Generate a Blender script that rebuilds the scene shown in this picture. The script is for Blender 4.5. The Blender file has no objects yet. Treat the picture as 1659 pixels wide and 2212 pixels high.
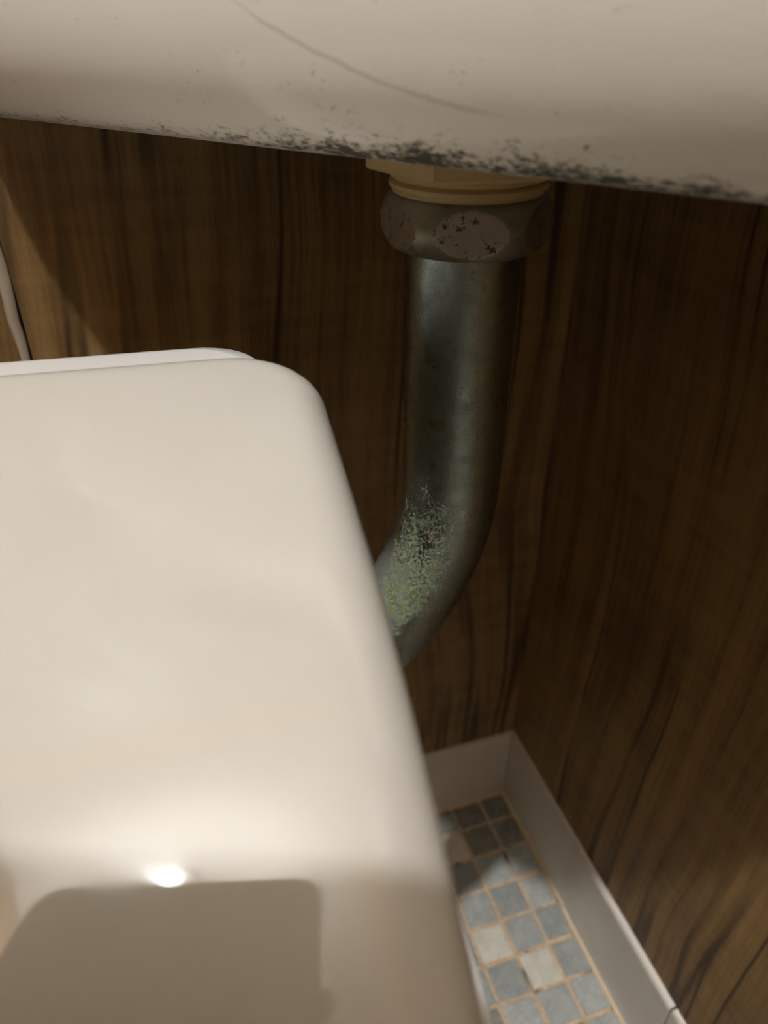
import bpy, math, random
from mathutils import Vector, Matrix
random.seed(7)
S = bpy.context.scene
C = S.collection
R = math.radians

# ------------------------------------------------------------------ camera
cam_d = bpy.data.cameras.new('camera')
cam = bpy.data.objects.new('camera', cam_d); C.objects.link(cam)
cam.location = (0, 0, .60)
cam.rotation_euler = (R(90 - 33.66), 0, R(-17.86))
cam_d.sensor_fit = 'VERTICAL'; cam_d.sensor_height = 36; cam_d.sensor_width = 27
cam_d.lens = 26.25
cam_d.clip_start = .005; cam_d.clip_end = 20
cam_d.dof.use_dof = True
cam_d.dof.focus_distance = .275
cam_d.dof.aperture_fstop = 8.75
S.camera = cam

# ------------------------------------------------------------------ world, exposure
w = bpy.data.worlds.new('world'); S.world = w
w.use_nodes = True
w.node_tree.nodes['Background'].inputs[0].default_value = (.02, .018, .015, 1)
w.node_tree.nodes['Background'].inputs[1].default_value = 1
S.view_settings.view_transform = 'Standard'
S.view_settings.look = 'None'
S.view_settings.gamma = 1
S.view_settings.use_curve_mapping = False
S.view_settings.exposure = 0.0

# room numbers (metres)
XR, YB = .2418, .381            # right wall, back wall
XL, YF, ZC = -.62, -1.0, 2.28   # left wall, front wall, ceiling
LAMP = (-.29, -.16, 2.14)
LAMP_R = .027
LAMP_E = 3000
LAMP_COL = (1, .985, .955)

# ------------------------------------------------------------------ node helpers
class N:
    def __init__(s, name):
        s.m = bpy.data.materials.new(name); s.m.use_nodes = True
        s.t = s.m.node_tree; s.b = s.t.nodes['Principled BSDF']
    def n(s, typ, **kw):
        nd = s.t.nodes.new(typ)
        for k, v in kw.items():
            if k in ('i',):
                for a, b in v.items():
                    s.set(nd.inputs[a], b)
            else: setattr(nd, k, v)
        return nd
    def set(s, sock, v):
        if isinstance(v, bpy.types.NodeSocket): s.t.links.new(v, sock)
        else:
            if sock.type == 'RGBA' and len(v) == 3: v = (*v, 1)
            sock.default_value = v
    def math(s, op, a, b=None, clamp=False):
        nd = s.t.nodes.new('ShaderNodeMath'); nd.operation = op; nd.use_clamp = clamp
        s.set(nd.inputs[0], a)
        if b is not None: s.set(nd.inputs[1], b)
        return nd.outputs[0]
    def ramp(s, v, lo, hi, a=0., b=1.):
        nd = s.t.nodes.new('ShaderNodeMapRange'); nd.interpolation_type = 'SMOOTHSTEP'
        s.set(nd.inputs[0], v)
        for i, x in enumerate((lo, hi, a, b)): nd.inputs[i + 1].default_value = x
        return nd.outputs[0]
    def mix(s, f, a, b):
        nd = s.t.nodes.new('ShaderNodeMix'); nd.data_type = 'RGBA'
        s.set(nd.inputs[0], f); s.set(nd.inputs[6], a); s.set(nd.inputs[7], b)
        return nd.outputs[2]
    def noise(s, vec, scale, detail=3, rough=.55, dist=0.):
        nd = s.t.nodes.new('ShaderNodeTexNoise')
        s.set(nd.inputs['Vector'], vec); nd.inputs['Scale'].default_value = scale
        nd.inputs['Detail'].default_value = detail; nd.inputs['Roughness'].default_value = rough
        nd.inputs['Distortion'].default_value = dist
        return nd.outputs['Fac']
    def mapping(s, vec, scale=(1, 1, 1), rot=(0, 0, 0), loc=(0, 0, 0)):
        nd = s.t.nodes.new('ShaderNodeMapping'); s.set(nd.inputs[0], vec)
        nd.inputs[1].default_value = loc; nd.inputs[2].default_value = rot; nd.inputs[3].default_value = scale
        return nd.outputs[0]
    def coord(s, which='Object'):
        return s.t.nodes.new('ShaderNodeTexCoord').outputs[which]
    def xyz(s, v):
        nd = s.t.nodes.new('ShaderNodeSeparateXYZ'); s.set(nd.inputs[0], v); return nd.outputs
    def vec(s, x, y, z):
        nd = s.t.nodes.new('ShaderNodeCombineXYZ')
        for i, v in enumerate((x, y, z)): s.set(nd.inputs[i], v)
        return nd.outputs[0]
    def bump(s, h, strength, dist):
        nd = s.t.nodes.new('ShaderNodeBump'); s.set(nd.inputs['Height'], h)
        nd.inputs['Strength'].default_value = strength; nd.inputs['Distance'].default_value = dist
        s.t.links.new(nd.outputs[0], s.b.inputs['Normal'])
    def base(s, col=None, rough=None, metal=None, spec=None, ior=None):
        for k, v in (('Base Color', col), ('Roughness', rough), ('Metallic', metal), ('Specular IOR Level', spec), ('IOR', ior)):
            if v is not None: s.set(s.b.inputs[k], v)
        return s.m

def plain(name, col, rough=.5, **k): return N(name).base(col, rough, **k)

def wood_mat(name, axis, seed, lo=(.105, .060, .023), hi=(.40, .255, .105)):
    k = N(name)
    p = k.xyz(k.coord())
    u = p[axis]; z = p[2]
    v0 = k.vec(u, seed, z)
    # slow bend of the grain -> cathedral figures
    bend = k.noise(k.mapping(v0, (3, 1, 2.6)), 1.0, 2, .45)
    bend2 = k.noise(k.mapping(v0, (22, 1, 9)), 1.0, 2, .5)
    wu = k.math('ADD', u, k.math('MULTIPLY', bend, .07))
    wu = k.math('ADD', wu, k.math('MULTIPLY', bend2, .006))
    gv = k.vec(wu, seed, k.math('MULTIPLY', z, .03))
    # thin dark veins
    n1 = k.noise(gv, 25, 2, .5)
    vein = k.ramp(k.math('ABSOLUTE', k.math('SUBTRACT', n1, .5)), .0, .026, 1, 0)
    nm = k.noise(k.mapping(v0, (8, 1, 5)), 1.0, 2, .5)
    vein = k.math('MULTIPLY', vein, k.ramp(nm, .32, .52))
    n2 = k.noise(gv, 95, 3, .6)
    n3 = k.noise(gv, 420, 2, .6)
    flick = k.noise(k.mapping(v0, (14, 1, 130)), 1.0, 3, .6)
    blot = k.noise(v0, 9, 3, .5)
    fine = k.noise(k.mapping(v0, (900, 1, 60)), 1.0, 2, .6)
    t = k.math('ADD', k.math('MULTIPLY', n2, .55), k.math('MULTIPLY', n3, .2))
    t = k.math('ADD', t, k.math('MULTIPLY', flick, .16))
    t = k.math('ADD', t, k.math('MULTIPLY', blot, .32))
    t = k.math('ADD', t, k.math('MULTIPLY', fine, .16))
    t = k.ramp(t, .44, .96)
    c = k.mix(t, lo, hi)
    c = k.mix(k.math('MULTIPLY', vein, .8), c, (.035, .02, .014))
    k.base(c, k.ramp(n2, .3, .7, .42, .56), spec=.22)
    k.bump(k.math('ADD', t, k.math('MULTIPLY', vein, -1)), .25, .0006)
    return k.m

def ceramic_mold():
    k = N('cistern_ceramic')
    co = k.coord(); p = k.xyz(co)
    # s = along the front, q = across, z = up from cistern base
    s = k.math('ADD', k.math('MULTIPLY', p[0], .604), k.math('MULTIPLY', p[1], -.797))
    z = p[2]
    nv = k.vec(k.math('MULTIPLY', s, 1.0), k.math('MULTIPLY', z, 2.2), k.math('ADD', k.math('MULTIPLY', p[0], .797), k.math('MULTIPLY', p[1], .604)))
    nv = k.mapping(nv, rot=(0, 0, R(-14)))
    n_big = k.noise(nv, 60, 3, .55)
    n_mid = k.noise(nv, 330, 5, .7)
    n_fin = k.noise(nv, 1200, 3, .65)
    # density grows along the lower rim, strongest by the outlet
    near = k.ramp(k.math('ABSOLUTE', k.math('SUBTRACT', s, .034)), .0, .125, 1, 0)
    dens = k.math('ADD', k.math('SUBTRACT', k.ramp(z, .0, .0085, .27, .0), k.ramp(z, .0, .0022, .20, 0)), k.math('MULTIPLY', near, k.ramp(z, .001, .018, .25, 0)))
    v = k.math('ADD', k.math('MULTIPLY', n_mid, 1.25), k.math('MULTIPLY', n_big, .55))
    v = k.math('ADD', v, k.math('MULTIPLY', n_fin, .22))
    v = k.math('ADD', v, dens)
    mold = k.ramp(v, 1.25, 1.46, 0, .94)
    haze = k.ramp(v, 1.14, 1.42, 0, .5)
    vo = k.n('ShaderNodeTexVoronoi', i={'Vector': co, 'Scale': 70.}); vo.inputs['Randomness'].default_value = 1
    dot = k.ramp(vo.outputs['Distance'], .02, .055, 1, 0)
    dot = k.math('MULTIPLY', dot, k.ramp(k.noise(co, 25, 1), .47, .55))
    dot = k.math('MULTIPLY', dot, .55)
    c = k.mix(haze, (.87, .85, .795), (.52, .48, .35))
    c = k.mix(dot, c, (.2, .17, .13))
    # thin darker line curving down to the outlet
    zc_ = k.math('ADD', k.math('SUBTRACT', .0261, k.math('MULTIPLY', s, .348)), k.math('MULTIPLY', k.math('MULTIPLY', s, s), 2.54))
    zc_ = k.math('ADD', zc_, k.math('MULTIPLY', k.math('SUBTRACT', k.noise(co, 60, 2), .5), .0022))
    dark_line = k.ramp(k.math('ABSOLUTE', k.math('SUBTRACT', z, zc_)), .0, .0011, 1, 0)
    dark_line = k.math('MULTIPLY', k.math('MULTIPLY', dark_line, k.ramp(s, -.034, -.012)), k.ramp(s, .042, .056, .33, 0))
    c = k.mix(dark_line, c, (.33, .27, .19))
    c = k.mix(mold, c, (.035, .033, .022))
    k.base(c, k.math('ADD', .05, k.math('MULTIPLY', mold, .6)), ior=1.52)
    return k.m

def pipe_mat(name, moss=True):
    k = N(name)
    co = k.coord(); p = k.xyz(co); nr = k.xyz(k.coord('Normal'))
    n1 = k.noise(co, 120, 5, .65); n2 = k.noise(co, 900, 4, .7); n3 = k.noise(co, 28, 3, .5)
    worn = k.ramp(k.math('ADD', k.math('MULTIPLY', n1, .6), k.math('MULTIPLY', n2, .5)), .48, .78)
    metal = k.mix(worn, (.31, .365, .35), (.21, .25, .24))
    rough = k.ramp(k.math('ADD', n1, k.math('MULTIPLY', n3, .4)), .45, 1.0, .24, .46)
    if not moss:
        blotch = k.noise(co, 160, 4, .65)
        c = k.mix(k.ramp(k.math('ADD', k.math('MULTIPLY', n1, .6), k.math('MULTIPLY', n3, .5)), .4, .7), (.15, .145, .10), (.27, .25, .19))
        c = k.mix(k.ramp(blotch, .56, .66, 0, .7), c, (.05, .085, .055))
        k.base(c, .42, .55); k.bump(n2, .1, .0003)
        return k.m
    # moss / verdigris down the left flank of the bend
    side = k.ramp(k.math('ADD', k.math('MULTIPLY', nr[0], -.75), k.math('MULTIPLY', nr[1], -.66)), .45, .88)
    low = k.ramp(p[2], .41, .50, 1, 0)
    vlow = k.ramp(p[2], .36, .44, .12, 0)
    v = k.math('ADD', k.math('ADD', k.math('MULTIPLY', n1, .45), k.math('MULTIPLY', n2, .60)), k.math('MULTIPLY', k.math('MULTIPLY', side, low), .26))
    v = k.math('ADD', v, k.math('MULTIPLY', vlow, side))
    m = k.ramp(v, .72, .86)
    mc = k.mix(k.ramp(n2, .41, .60), (.012, .026, .008), (.19, .225, .09))
    white = k.ramp(k.math('ADD', k.math('MULTIPLY', n2, .9), k.math('MULTIPLY', side, .2)), .70, .84, 0, .8)
    white = k.math('MULTIPLY', white, low)
    dust = k.ramp(k.math('ADD', nr[2], k.math('MULTIPLY', n2, .25)), .42, .80, 0, .7)
    metal = k.mix(dust, metal, (.13, .135, .12))
    c = k.mix(m, metal, mc)
    c = k.mix(k.math('MULTIPLY', white, .6), c, (.55, .58, .55))
    rust = k.ramp(k.noise(co, 70, 2), .66, .72, 0, .5)
    c = k.mix(rust, c, (.25, .17, .07))
    k.base(c, k.math('ADD', rough, k.math('MULTIPLY', m, .5), True), k.math('SUBTRACT', 1, k.math('ADD', m, k.math('ADD', k.math('MULTIPLY', white, .5), dust), True), True))
    k.bump(k.math('ADD', n2, k.math('MULTIPLY', m, .5)), .22, .0006)
    return k.m

def flat_mat():
    k = N('pitted_chrome_flat'); co = k.coord()
    a = k.noise(co, 330, 3, .6); b = k.noise(co, 1100, 2, .6)
    pit = k.ramp(k.math('ADD', k.math('MULTIPLY', a, .7), k.math('MULTIPLY', b, .4)), .60, .66)
    c = k.mix(pit, k.mix(k.noise(co, 140, 2), (.27, .245, .21), (.38, .35, .30)), (.05, .05, .035))
    k.base(c, k.math('ADD', .36, k.math('MULTIPLY', pit, .4)), k.math('SUBTRACT', .8, pit, True)); k.bump(k.math('MULTIPLY', pit, -1), .3, .0004)
    return k.m

def tile_mat(name, c0, c1):
    k = N(name)
    oi = k.t.nodes.new('ShaderNodeObjectInfo')
    co = k.coord('Generated') if False else k.coord()
    off = k.n('ShaderNodeVectorMath', operation='ADD', i={0: co, 1: oi.outputs['Location']}).outputs[0]
    a = k.noise(off, 90, 4, .65); b = k.noise(off, 420, 3, .7)
    t = k.ramp(k.math('ADD', k.math('MULTIPLY', a, .6), k.math('MULTIPLY', b, .4)), .36, .66)
    c = k.mix(t, c0, c1)
    c = k.mix(k.ramp(b, .62, .72, 0, .6), c, (.70, .70, .65))
    d = k.n('ShaderNodeHueSaturation', i={'Color': c}); k.set(d.inputs['Value'], k.ramp(oi.outputs['Random'], 0, 1, .82, 1.16))
    k.base(d.outputs[0], .5, spec=.3); k.bump(a, .2, .0006)
    return k.m

def grout_mat():
    k = N('tan_grout'); co = k.coord()
    a = k.noise(co, 30, 3); b = k.noise(co, 300, 4, .7)
    c = k.mix(k.ramp(b, .35, .7), (.48, .36, .23), (.72, .57, .39))
    c = k.mix(k.ramp(a, .56, .70), c, (.10, .085, .06))
    k.base(c, .85); k.bump(b, .4, .001); return k.m

def skirt_mat():
    k = N('grey_vinyl_skirting'); co = k.coord()
    a = k.noise(co, 14, 3)
    k.base(k.mix(k.ramp(a, .35, .7), (.70, .66, .60), (.78, .745, .69)), .48, spec=.35); return k.m

def gloss_white(name, col, rough=.09, ior=1.5):
    k = N(name); co = k.coord()
    a = k.noise(co, 11, 3); b = k.noise(k.mapping(co, (60, 8, 8)), 1, 3)
    c = k.mix(k.ramp(a, .35, .7), col, tuple(x * .95 for x in col))
    k.base(c, k.ramp(b, .35, .75, rough, rough + .07), ior=ior); return k.m

M = {
 'wood_back': wood_mat('walnut_print_back', 0, .3), 'wood_right': wood_mat('walnut_print_right', 1, 1.7),
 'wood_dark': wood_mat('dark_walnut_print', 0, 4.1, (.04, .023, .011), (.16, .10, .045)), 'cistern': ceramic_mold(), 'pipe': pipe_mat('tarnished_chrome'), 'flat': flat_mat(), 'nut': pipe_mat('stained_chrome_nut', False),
 'tile_a': tile_mat('blue_grey_tile', (.30, .325, .32), (.42, .445, .43)),
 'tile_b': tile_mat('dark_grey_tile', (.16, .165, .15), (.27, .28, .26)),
 'tile_c': tile_mat('pale_stone_tile', (.52, .50, .44), (.66, .64, .56)),
 'grout': grout_mat(), 'skirt': skirt_mat(),
 'lid': gloss_white('lid_plastic', (.455, .452, .425), .03), 'white': gloss_white('white_plastic', (.56, .57, .575), .2),
 'bowl': gloss_white('bowl_ceramic', (.76, .73, .67)),
 'cream': plain('aged_cream_plastic', (.46, .35, .17), .42),
 'caulk': plain('old_white_caulk', (.40, .34, .265), .8),
 'bead': plain('tan_sealant', (.74, .58, .38), .7),
 'paint': plain('white_wallpaper', (.56, .545, .51), .8), 'black': plain('black_phone', (.012, .012, .013), .25),
 'glass': plain('lens_glass', (.01, .01, .012), .05), 'dark': plain('dark_gap', (.02, .015, .01), .9),
 'rubber': plain('black_rubber', (.02, .02, .02), .6),
}
kb = N('lamp_glow'); kb.b.inputs['Base Color'].default_value = (0, 0, 0, 1)
kb.b.inputs['Emission Color'].default_value = (*LAMP_COL, 1); kb.b.inputs['Emission Strength'].default_value = LAMP_E
M['glow'] = kb.m

# ------------------------------------------------------------------ object helpers
def obj(name, verts, faces, mat, parent=None, smooth=False, loc=None, kind=None, label=None, cat=None, group=None, auto=None):
    me = bpy.data.meshes.new(name); me.from_pydata([tuple(v) for v in verts], [], faces); me.update()
    if mat: me.materials.append(mat)
    if smooth:
        for p in me.polygons: p.use_smooth = True
        if auto: me.set_sharp_from_angle(angle=R(auto))
    o = bpy.data.objects.new(name, me); C.objects.link(o)
    if parent: o.parent = parent
    if loc: o.location = loc
    for k_, v_ in (('kind', kind), ('label', label), ('category', cat), ('group', group)):
        if v_: o[k_] = v_
    return o
def thing(name, label, cat, loc, rz=0.):
    o = bpy.data.objects.new(name, None); C.objects.link(o); o.location = loc; o.rotation_euler = (0, 0, rz)
    o.empty_display_size = .05; o['label'] = label; o['category'] = cat; return o
def box(a, b):
    (x0, y0, z0), (x1, y1, z1) = a, b
    v = [(x0,y0,z0),(x1,y0,z0),(x1,y1,z0),(x0,y1,z0),(x0,y0,z1),(x1,y0,z1),(x1,y1,z1),(x0,y1,z1)]
    return v, [(0,3,2,1),(4,5,6,7),(0,1,5,4),(1,2,6,5),(2,3,7,6),(3,0,4,7)]
def bbox(name, a, b, mat, parent=None, bev=0., **k):
    v, f = box(a, b); o = obj(name, v, f, mat, parent, **k)
    if bev:
        m = o.modifiers.new('bevel', 'BEVEL'); m.width = bev; m.segments = 3
    return o
def loft(rings, cap0=True, cap1=True):
    n = len(rings[0]); v = [p for r in rings for p in r]; f = []
    for j in range(len(rings) - 1):
        for i in range(n):
            a, b = j*n+i, j*n+(i+1) % n; f.append((a, b, b+n, a+n))
    if cap0: f.append(tuple(reversed(range(n))))
    if cap1: f.append(tuple(range((len(rings)-1)*n, len(rings)*n)))
    return v, f
def lathe(prof, n=64, c=(0, 0)):
    rings = [[(c[0]+r*math.cos(2*math.pi*i/n), c[1]+r*math.sin(2*math.pi*i/n), z) for i in range(n)] for r, z in prof]
    return loft(rings)

# ------------------------------------------------------------------ structure
PX = -.0575   # panel joint on the back wall
wb = bbox('wall_back', (XL-.05, YB+.006, 0), (XR+.05, YB+.05, ZC), M['dark'], kind='structure')
bbox('panel', (PX-.0001, YB, 0), (XR+.01, YB+.008, ZC), M['wood_back'], wb, bev=.0012)
bbox('panel', (XL, YB+.0006, 0), (PX-.003, YB+.008, ZC), M['wood_back'], wb, bev=.0012)
rv = []; n = 90   # caulk bead with a crack along its right side
rings = []
for j in range(n+1):
    z = .05 + (ZC-.06)*j/n
    z = .05 + .9*j/n
    wl = .0062 + .0008*math.sin(z*41)+random.uniform(-.0007, .0007); wr = .0004+.0004*math.sin(z*97)+random.uniform(-.0005, .0005)
    rings.append([(PX-wl, YB+.001, z), (PX-wl*.7, YB-.0008+random.uniform(-.0003, .0003), z), (PX-wr-.0006, YB-.0007+random.uniform(-.0003, .0003), z), (PX-wr, YB+.001, z)])
v, f = loft(rings); obj('caulk_seam', v, f, M['caulk'], wb, smooth=True)
wr_ = bbox('wall_right', (XR, YF-.05, 0), (XR+.05, YB+.006, ZC), M['wood_right'], kind='structure')
wl_ = bbox('wall_left', (XL-.05, YF-.05, 0), (XL-.002, YB+.006, ZC), M['paint'], kind='structure')
wf_ = bbox('wall_front', (XL, YF-.05, 0), (XR, YF-.002, ZC), M['paint'], kind='structure')
WH = ZC
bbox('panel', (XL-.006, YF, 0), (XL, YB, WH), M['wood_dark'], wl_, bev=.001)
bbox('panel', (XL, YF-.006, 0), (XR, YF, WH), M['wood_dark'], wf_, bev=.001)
bbox('ceiling', (XL-.05, YF-.05, ZC), (XR+.05, YB+.05, ZC+.05), M['paint'], kind='structure')
fl = bbox('floor', (XL-.05, YF-.05, -.05), (XR+.05, YB+.05, -.0011), M['grout'], kind='structure')

# mosaic floor tiles: 27.5 mm grid
P = .0275
def tile_shape():
    def sq(hx, hy, z, j=.0003): return [(sx*hx+random.uniform(-j, j), sy*hy+random.uniform(-j, j), z) for sx, sy in ((-1,-1),(1,-1),(1,1),(-1,1))]
    h = P/2-.0015
    return loft([sq(h, h, -.0025), sq(h, h, -.0006), sq(h-.0012, h-.0012, 0)], cap0=False)
meshes = []
for mk in ('tile_a', 'tile_a', 'tile_a', 'tile_b', 'tile_c'):
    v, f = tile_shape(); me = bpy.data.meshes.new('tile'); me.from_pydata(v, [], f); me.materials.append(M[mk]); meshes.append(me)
pale = {(1, 5), (2, 4), (3, 1), (2, 1), (3, 8), (5, 3), (6, 6), (1, 12), (4, 11), (0, 9), (8, 2)}
mud_shade = {(4, 5), (3, 6), (1, 7), (2, 9)} | {(a, b) for a in range(7) for b in (0, 1)}  # scattered muddy tiles; back-wall rows put dirt and corner shade into the colour
restv, restf = [], []
for i in range(31):
    for j in range(49):
        cx, cy = XR-.0015-P/2-P*i, YB-P/2-P*j
        me = meshes[4] if (i, j) in pale else meshes[3] if (i, j) in mud_shade  else meshes[random.randrange(3)]
        if i < 14 and j < 21:
            o = bpy.data.objects.new('tile', me); C.objects.link(o); o.parent = fl
            o.location = (cx+random.uniform(-.0004, .0004), cy+random.uniform(-.0004, .0004), random.uniform(-.0004, .0004))
            o.rotation_euler = (random.uniform(-.008, .008), random.uniform(-.008, .008), R(90*random.randrange(4))+random.uniform(-.02, .02))
        else:
            v, f = tile_shape(); k0 = len(restv)
            restv += [(a+cx, b+cy, c) for a, b, c in v]; restf += [tuple(q+k0 for q in g) for g in f]
obj('tile_field', restv, restf, M['tile_a'], fl, kind='stuff')

# skirting: vinyl strips with a small lip, in lengths
HB = .081
def skirting(name, p0, p1, nrm, t, h=HB, lip=.0012):
    d = Vector((p1[0]-p0[0], p1[1]-p0[1], 0)); L = d.length; d.normalize(); n_ = Vector((*nrm, 0))
    prof = [(0, 0), (t+.0012, 0), (t+.0004, .004), (t, .012), (t, h-.006), (t+.0002, h-.0025), (t-.0008, h-.0006), (t-.002, h), (0, h)]
    rings = [[Vector((p0[0], p0[1], 0)) + d*s + n_*a + Vector((0, 0, z)) for a, z in prof] for s in (0, L)]
    v, f = loft(rings)
    return obj(name, v, f, M['skirt'], kind='structure', smooth=True, auto=40)
bbk = skirting('baseboard_back', (XR-.0035, YB), (XL, YB), (0, -1), .003)
b1 = skirting('baseboard_right', (XR, YB), (XR, YB-.116), (-1, 0), .0028)
b2 = skirting('baseboard_right', (XR, YB-.1168), (XR, YB-.229), (-1, 0), .0042)
b3 = skirting('baseboard_right', (XR, YB-.2306), (XR, YF), (-1, 0), .0034)
def bead(parent, p0, p1, nrm):
    rings = []; m = 60; d = Vector((p1[0]-p0[0], p1[1]-p0[1], 0)); nn = Vector((*nrm, 0))
    for j in range(m+1):
        q = Vector((*p0, 0))+d*j/m; wd = .0038+random.uniform(-.0006, .0006); hh = .0026+random.uniform(-.0004, .0004)
        rings.append([q+Vector((0, 0, -.001)), q+Vector((0, 0, hh)), q+nn*wd*.55+Vector((0, 0, hh*.6)), q+nn*wd+Vector((0, 0, -.001))])
    v, f = loft(rings); obj('sealant_bead', v, f, M['bead'], parent, smooth=True)
bead(b1, (XR-.003, YB-.004), (XR-.003, YB-.116), (-1, 0))
bead(b2, (XR-.0044, YB-.1168), (XR-.0044, YB-.229), (-1, 0))
bead(b3, (XR-.0036, YB-.2306), (XR-.0036, YF+.01), (-1, 0))
bead(bbk, (XR-.006, YB-.003), (XL+.01, YB-.003), (0, -1))

# ceiling lamp
lt = thing('ceiling_light', 'small round bulb on a white holder under the ceiling', 'lamp', (LAMP[0], LAMP[1], ZC))
v, f = lathe([(.0, -.0001), (.05, -.0001), (.05, -.02), (.022, -.034), (.02, -.075+.0), (.0, -.075)]); obj('lamp_holder', v, f, M['paint'], lt, smooth=True, auto=40)
dz = LAMP[2]-ZC
prof = [(1e-5, dz-LAMP_R)] + [(LAMP_R*math.sin(math.pi*i/16), dz-LAMP_R*math.cos(math.pi*i/16)) for i in range(1, 13)] + [(.015, dz+LAMP_R+.012), (.015, -.073)]
v, f = lathe(prof, 32); obj('bulb', v, f, M['glow'], lt, smooth=True)

# ------------------------------------------------------------------ corner cistern
ZT = .566; NX, NY = .797, .604
ct = thing('toilet_cistern', 'cream ceramic corner cistern with black mould along its lower rim, above the bent pipe', 'cistern', (.14, .28, ZT))
TX, TY = .14, .28
NF = .168      # distance of the front face from the origin along (NX, NY)
def tank_ring(inset, rc, front_out=0.):
    # half planes  n.p <= c  (outward normals)
    hp = [((1, 0), XR-.004-inset), ((0, 1), YB-.004-inset), ((-1, 0), .059-inset), ((-NX, -NY), -(NF-front_out)-inset), ((0, -1), -.085-inset)]
    pts = []
    m = len(hp)
    V = []
    for i in range(m):
        (a, c1), (b, c2) = hp[i], hp[(i+1) % m]
        det = a[0]*b[1]-a[1]*b[0]
        V.append(Vector(((c1*b[1]-c2*a[1])/det, (a[0]*c2-b[0]*c1)/det)))
    out = []
    for i in range(m):
        p0, p, p1 = V[i-1], V[i], V[(i+1) % m]
        u, w2 = (p0-p).normalized(), (p1-p).normalized()
        ang = u.angle(w2); d = min(rc/math.tan(ang/2), .45*min((p0-p).length, (p1-p).length)); r = d*math.tan(ang/2)
        cen = p+(u+w2).normalized()*(r/math.sin(ang/2))
        a0 = math.atan2(*(p+u*d-cen).yx); a1 = math.atan2(*(p+w2*d-cen).yx)
        while a1 < a0-1e-6: a1 += 2*math.pi
        for k_ in range(13):
            a = a0+(a1-a0)*k_/12; out.append((cen.x+r*math.cos(a), cen.y+r*math.sin(a)))
    return out
rings = []
RA, RB, RE = .022, .045, 2.5      # rounded lower edge: depth, height, squareness
rings.append([(x-TX, y-TY, .0) for x, y in tank_ring(RA+.02, .02)])
for q in range(25):
    a = math.pi/2*q/24
    ins = RA*(1-math.sin(a)**(2/RE)); z = RB*(1-math.cos(a)**(2/RE))
    rings.append([(x-TX, y-TY, z) for x, y in tank_ring(ins, .03)])
for q in range(1, 13):
    t = q/12; rings.append([(x-TX, y-TY, RB+(.30-RB)*t) for x, y in tank_ring(0, .03, -.075*t)])
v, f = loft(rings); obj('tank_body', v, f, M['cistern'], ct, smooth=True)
rings = [[(x-TX, y-TY, z) for x, y in tank_ring(i_, .03, -.068)] for i_, z in ((0, .2995), (-.0, .322), (.004, .327), (.03, .330))]
v, f = loft(rings); obj('tank_lid', v, f, M['bowl'], ct, smooth=True)

# outlet: cream lock nut (hexagonal plate + threaded spigot), part of the cistern
PXX, PYY = .1074, .243
cl = (PXX-TX, PYY-TY)
def hexr(th, a): 
    t = (th+math.pi/6) % (math.pi/3)-math.pi/6; return a/math.cos(t)
th0 = math.atan2(-PYY, -PXX)         # towards the viewer
nn = 96
def hex_ring(a, z, rot, rmax=9.):
    return [(cl[0]+min(hexr(2*math.pi*i/nn-rot, a), rmax)*math.cos(2*math.pi*i/nn), cl[1]+min(hexr(2*math.pi*i/nn-rot, a), rmax)*math.sin(2*math.pi*i/nn), z) for i in range(nn)]
rot = th0+R(11)
v, f = loft([hex_ring(.0297, .0008, rot, .0338), hex_ring(.0297, -.0064, rot, .0338), hex_ring(.0289, -.0071, rot, .033)])
obj('lock_nut', v, f, M['cream'], ct, smooth=True, auto=30)
prof = [(.0253, -.0062)]
z = -.0066
for q in range(2):
    prof += [(.0253, z), (.0262, z-.0009), (.0262, z-.0022), (.0250, z-.0031)]; z -= .0033
prof += [(.0248, -.020), (.012, -.020)]
v, f = lathe(prof, 72, cl); obj('threaded_spigot', v, f, M['cream'], ct, smooth=True, auto=35)

# ------------------------------------------------------------------ flush pipe
fp = thing('flush_pipe', 'tarnished chrome bent pipe with green moss, running from the cistern down behind the lid', 'pipe', (0, 0, 0))
ZN1 = ZT-.0132; ZN0 = ZN1-.0185      # union nut
zc = (ZN0+ZN1)/2; hh = (ZN1-ZN0)/2
rings = []
rn = th0+R(4)
NH = 36; NN = 180
def barrel(z):
    s = abs(z-zc)/hh; r = .0291-.0022*(s/.72)**2
    if s > .86: r -= .0022*((s-.86)/.14)**2
    return r
rings.append([(PXX+.0190*math.cos(2*math.pi*i/NN), PYY+.0190*math.sin(2*math.pi*i/NN), ZN0+.0015) for i in range(NN)])
for j in range(NH+1):
    z = ZN0+(ZN1-ZN0)*j/NH
    r_ = []
    for i in range(NN):
        th = 2*math.pi*i/NN; r = min(barrel(z), hexr(th-rn, .0266)); r_.append((PXX+r*math.cos(th), PYY+r*math.sin(th), z))
    rings.append(r_)
v, f = loft(rings); nut = obj('union_nut', v, f, M['nut'], fp, smooth=True, auto=14)
nut.data.materials.append(M['flat'])
for p in nut.data.polygons:
    cx, cy, cz = p.center; th = math.atan2(cy-PYY, cx-PXX)
    if abs(cz-zc) < hh*.99 and hexr(th-rn, .0266) < barrel(cz)-.00005: p.material_index = 1
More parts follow.
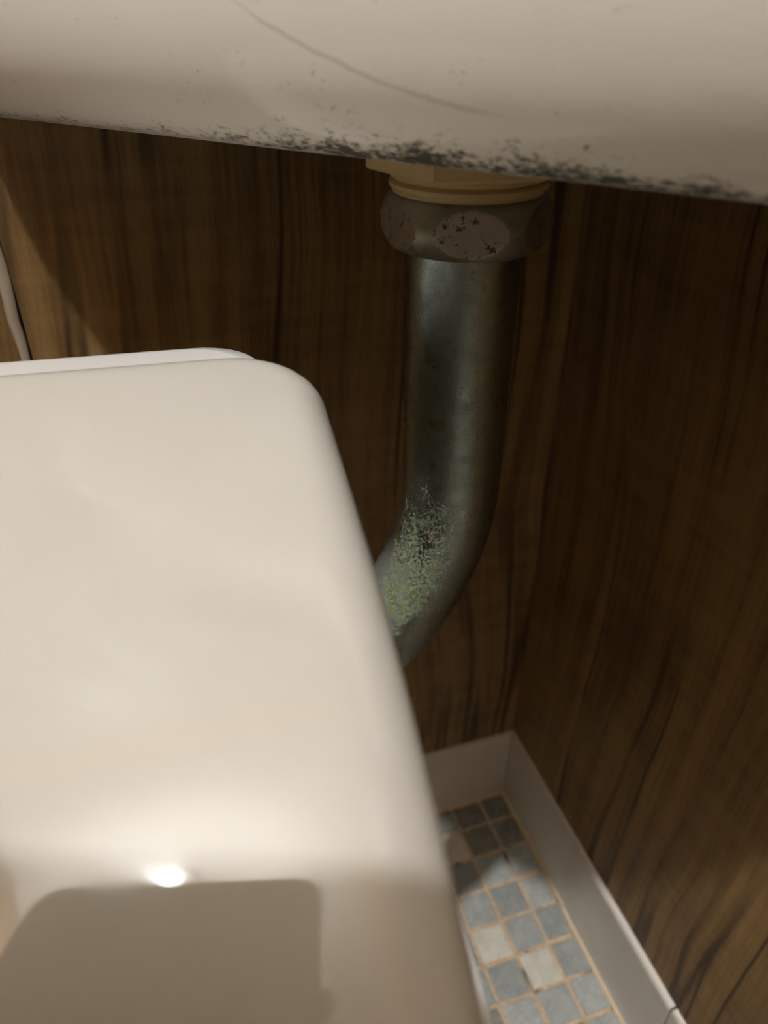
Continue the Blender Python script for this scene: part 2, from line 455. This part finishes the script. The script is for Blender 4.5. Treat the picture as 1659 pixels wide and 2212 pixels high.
# tube path
RP = .0199
ZBEND = .440; RBEND = .080; BD = Vector((-.97, -.22, 0)).normalized()
path = [(Vector((PXX, PYY, ZN0+.006-(ZN0+.006-ZBEND)*i/16)), Vector((0, 0, -1))) for i in range(17)]
cen = Vector((PXX, PYY, ZBEND))+BD*RBEND
for i in range(1, 33):
    a = R(84)*i/32
    path.append((cen-BD*RBEND*math.cos(a)+Vector((0, 0, -RBEND*math.sin(a))), Vector((0, 0, -math.cos(a)))+BD*math.sin(a)))
pl, dl = path[-1]
for i in range(1, 5): path.append((pl+dl*.012*i, dl))
side = BD.cross(Vector((0, 0, 1))).normalized()
rings = []
for p_, d_ in path:
    up = side.cross(d_); rings.append([p_+side*RP*math.cos(2*math.pi*i/56)+up*RP*math.sin(2*math.pi*i/56) for i in range(56)])
v, f = loft(rings); obj('pipe_tube', v, f, M['pipe'], fp, smooth=True)
ring_p = [p for p, d in path]
# ------------------------------------------------------------------ toilet
RZ = R(-6)
tl = thing('toilet', 'white toilet with a glossy closed lid filling the lower left foreground', 'toilet', (-.1735, .017, 0), RZ)
HW = .2; YR = .238; RC = .030; YFR = -.255
ZR = .511
def ang(y):      # slope angle (deg) along the lid, falling towards the front
    a = 2.0
    def ss(x): x = max(0, min(1, x)); return x*x*(3-2*x)
    a += 5*ss((.20-y)/.12) + 14*ss((.135-y)/.08) + 9*ss((.07-y)/.055) - 20*ss((.035-y)/.06)
    return a
tab = {}
zz = ZR; yy = YR
zs_list = [(yy, zz)]
while yy > YFR-.002:
    yy -= .0005; zz -= .0005*math.tan(R(ang(yy))); zs_list.append((yy, zz))
def zs(y):
    k_ = (YR-y)/.0005; i = max(0, min(len(zs_list)-2, int(k_))); t = k_-i
    return zs_list[i][1]*(1-t)+zs_list[i+1][1]*t
def hw(y):
    if y > YR-RC: return HW-RC+math.sqrt(max(0, RC**2-(y-(YR-RC))**2))
    if y < .0:
        t = min(1, (0-y)/(-YFR)); return HW*math.sqrt(max(1e-6, 1-t**2.6))
    return HW
rows = []
ny = 150
ys = [YR-RC*(1-math.cos(math.pi/2*i/18)) for i in range(18)]
y0 = YR-RC
ys += [y0-(y0+.0)*i/90 for i in range(91)]
ys += [YFR*math.sin(math.pi/2*i/40) for i in range(1, 41)]
nx = 64; RF = .013
outl = [(hw(y), y) for y in ys]
def edist(x, y):
    ax = abs(x); best = 9
    if y > YR-.08:
        if ax > HW-RC and y > YR-RC: return RC-math.hypot(ax-(HW-RC), y-(YR-RC))
        return min(HW-ax, YR-y)
    if y > .0: return HW-ax
    for (a, b) in outl:
        d = math.hypot(ax-a, y-b)
        if d < best: best = d
    return best
verts = []; faces = []
for y in ys:
    for i in range(nx+1):
        a = -1+2*i/nx; x = hw(y)*math.sin(math.pi/2*a)
        d = max(0, edist(x, y)); z = zs(y)-.004*(x/HW)**2*0
        if d < RF: z -= RF-math.sqrt(max(0, RF**2-(RF-d)**2))
        verts.append((x, y, z))
W1 = nx+1
for j in range(len(ys)-1):
    for i in range(nx):
        a = j*W1+i; faces.append((a, a+W1, a+W1+1, a+1))
# skirt down from the boundary
bd = [i for i in range(W1)] + [j*W1+nx for j in range(1, len(ys))] + [(len(ys)-1)*W1+i for i in range(nx-1, -1, -1)] + [j*W1 for j in range(len(ys)-2, 0, -1)]
k0 = len(verts)
for b in bd: verts.append((verts[b][0], verts[b][1], verts[b][2]-.010))
for q in range(len(bd)):
    q2 = (q+1) % len(bd); faces.append((bd[q], bd[q2], k0+q2, k0+q))
obj('lid', verts, faces, M['lid'], tl, smooth=True, auto=50)

# control unit behind and under the lid
def rrect(x0, x1, y0, y1, r, z, n=10):
    out = []
    for cx, cy, a0 in ((x1-r, y1-r, 0), (x0+r, y1-r, 90), (x0+r, y0+r, 180), (x1-r, y0+r, 270)):
        for i in range(n+1):
            a = R(a0+90*i/n); out.append((cx+r*math.cos(a), cy+r*math.sin(a), z))
    return out
ZU = .5025
rings = [rrect(-.186-e, .186+e, .10, YR+.030+e, .022, z) for e, z in ((-.006, .405), (0, .41), (0, ZU-.010), (-.001, ZU-.005), (-.004, ZU-.0015), (-.009, ZU))]
# keep the unit below the sloping lid: it ends where the slope begins
v, f = loft(rings); obj('control_unit', [(x, y, min(z, zs(min(y, YR))-.016) if y < YR-.01 else z) for x, y, z in v], f, M['white'], tl, smooth=True, auto=40)
# seat ring
def seat_ring(s, z, hole):
    out = []
    for i in range(96):
        a = 2*math.pi*i/96; cx, cy = math.cos(a), math.sin(a)
        ex = 2/2.6
        x = math.copysign(abs(cx)**ex, cx)*(.196 if not hole else .115)*s
        y = math.copysign(abs(cy)**ex, cy)*(.175 if not hole else .125)*s - .075
        out.append((x, y, z))
    return out
ro = [seat_ring(1, .398, 0), seat_ring(1.01, .402, 0), seat_ring(1.0, .414, 0), seat_ring(.97, .418, 0), seat_ring(1.06, .417, 1), seat_ring(1.0, .412, 1), seat_ring(1.0, .398, 1)]
n_ = 96; v = [p for r in ro for p in r]; f = []
for j in range(len(ro)):
    for i in range(n_):
        a, b = j*n_+i, j*n_+(i+1) % n_; c = ((j+1) % len(ro))*n_
        f.append((a, b, c+(i+1) % n_, c+i))
obj('seat', v, f, M['white'], tl, smooth=True, auto=50)
bbox('side_panel', (.180, .066, .372), (.2141, .0985, .413), M['white'], tl, bev=.0015)
# bowl and foot
def oval(hx, hy, cy, z, e=2.4):
    return [(math.copysign(abs(math.cos(a))**(2/e), math.cos(a))*hx, cy+math.copysign(abs(math.sin(a))**(2/e), math.sin(a))*hy, z) for a in [2*math.pi*i/96 for i in range(96)]]
rings = [oval(.115, .20, -.03, .0), oval(.118, .202, -.03, .006), oval(.10, .185, -.025, .05), oval(.095, .18, -.02, .14), oval(.12, .20, -.03, .23),
         oval(.165, .225, -.035, .32), oval(.182, .235, -.035, .37), oval(.184, .236, -.035, .39), oval(.178, .232, -.035, .397),
         oval(.125, .165, -.07, .394), oval(.115, .15, -.07, .36), oval(.07, .09, -.05, .22)]
v, f = loft(rings); obj('bowl', v, f, M['bowl'], tl, smooth=True)

# ------------------------------------------------------------------ phone (mirrored in the lid, and shading it)
ph = thing('smartphone', 'black smartphone mirrored as a dark rounded shape in the near end of the lid', 'phone', (0, 0, .6))
mw = cam.rotation_euler.to_matrix()
ph.rotation_euler = cam.rotation_euler
PW, PU, PD = .097, .068, .082     # width, reach above and below the lens
PXO = -.0455
rings = []
for e, z in ((.0022, .0030), (.0006, .0038), (0, .0052), (0, .0092), (.0006, .0106), (.0022, .0114)):
    rings.append(rrect(PXO-PW/2+e, PXO+PW/2-e, -PD+e, PU-e, .011, z))
v, f = loft(rings); obj('phone_body', v, f, M['black'], ph, smooth=True, auto=40)
v, f = loft([rrect(PXO-PW/2+.004, PXO+PW/2-.004, -PD+.004, PU-.004, .008, z) for z in (.0108, .0118)])
obj('screen', v, f, M['glass'], ph, smooth=True, auto=40)
v, f = lathe([(.0001, .0034), (.0075, .0034), (.0075, .0012), (.0068, .0006), (.006, .0010), (.0001, .0010)], 40)
obj('lens_ring', v, f, M['glass'], ph, smooth=True, auto=40)
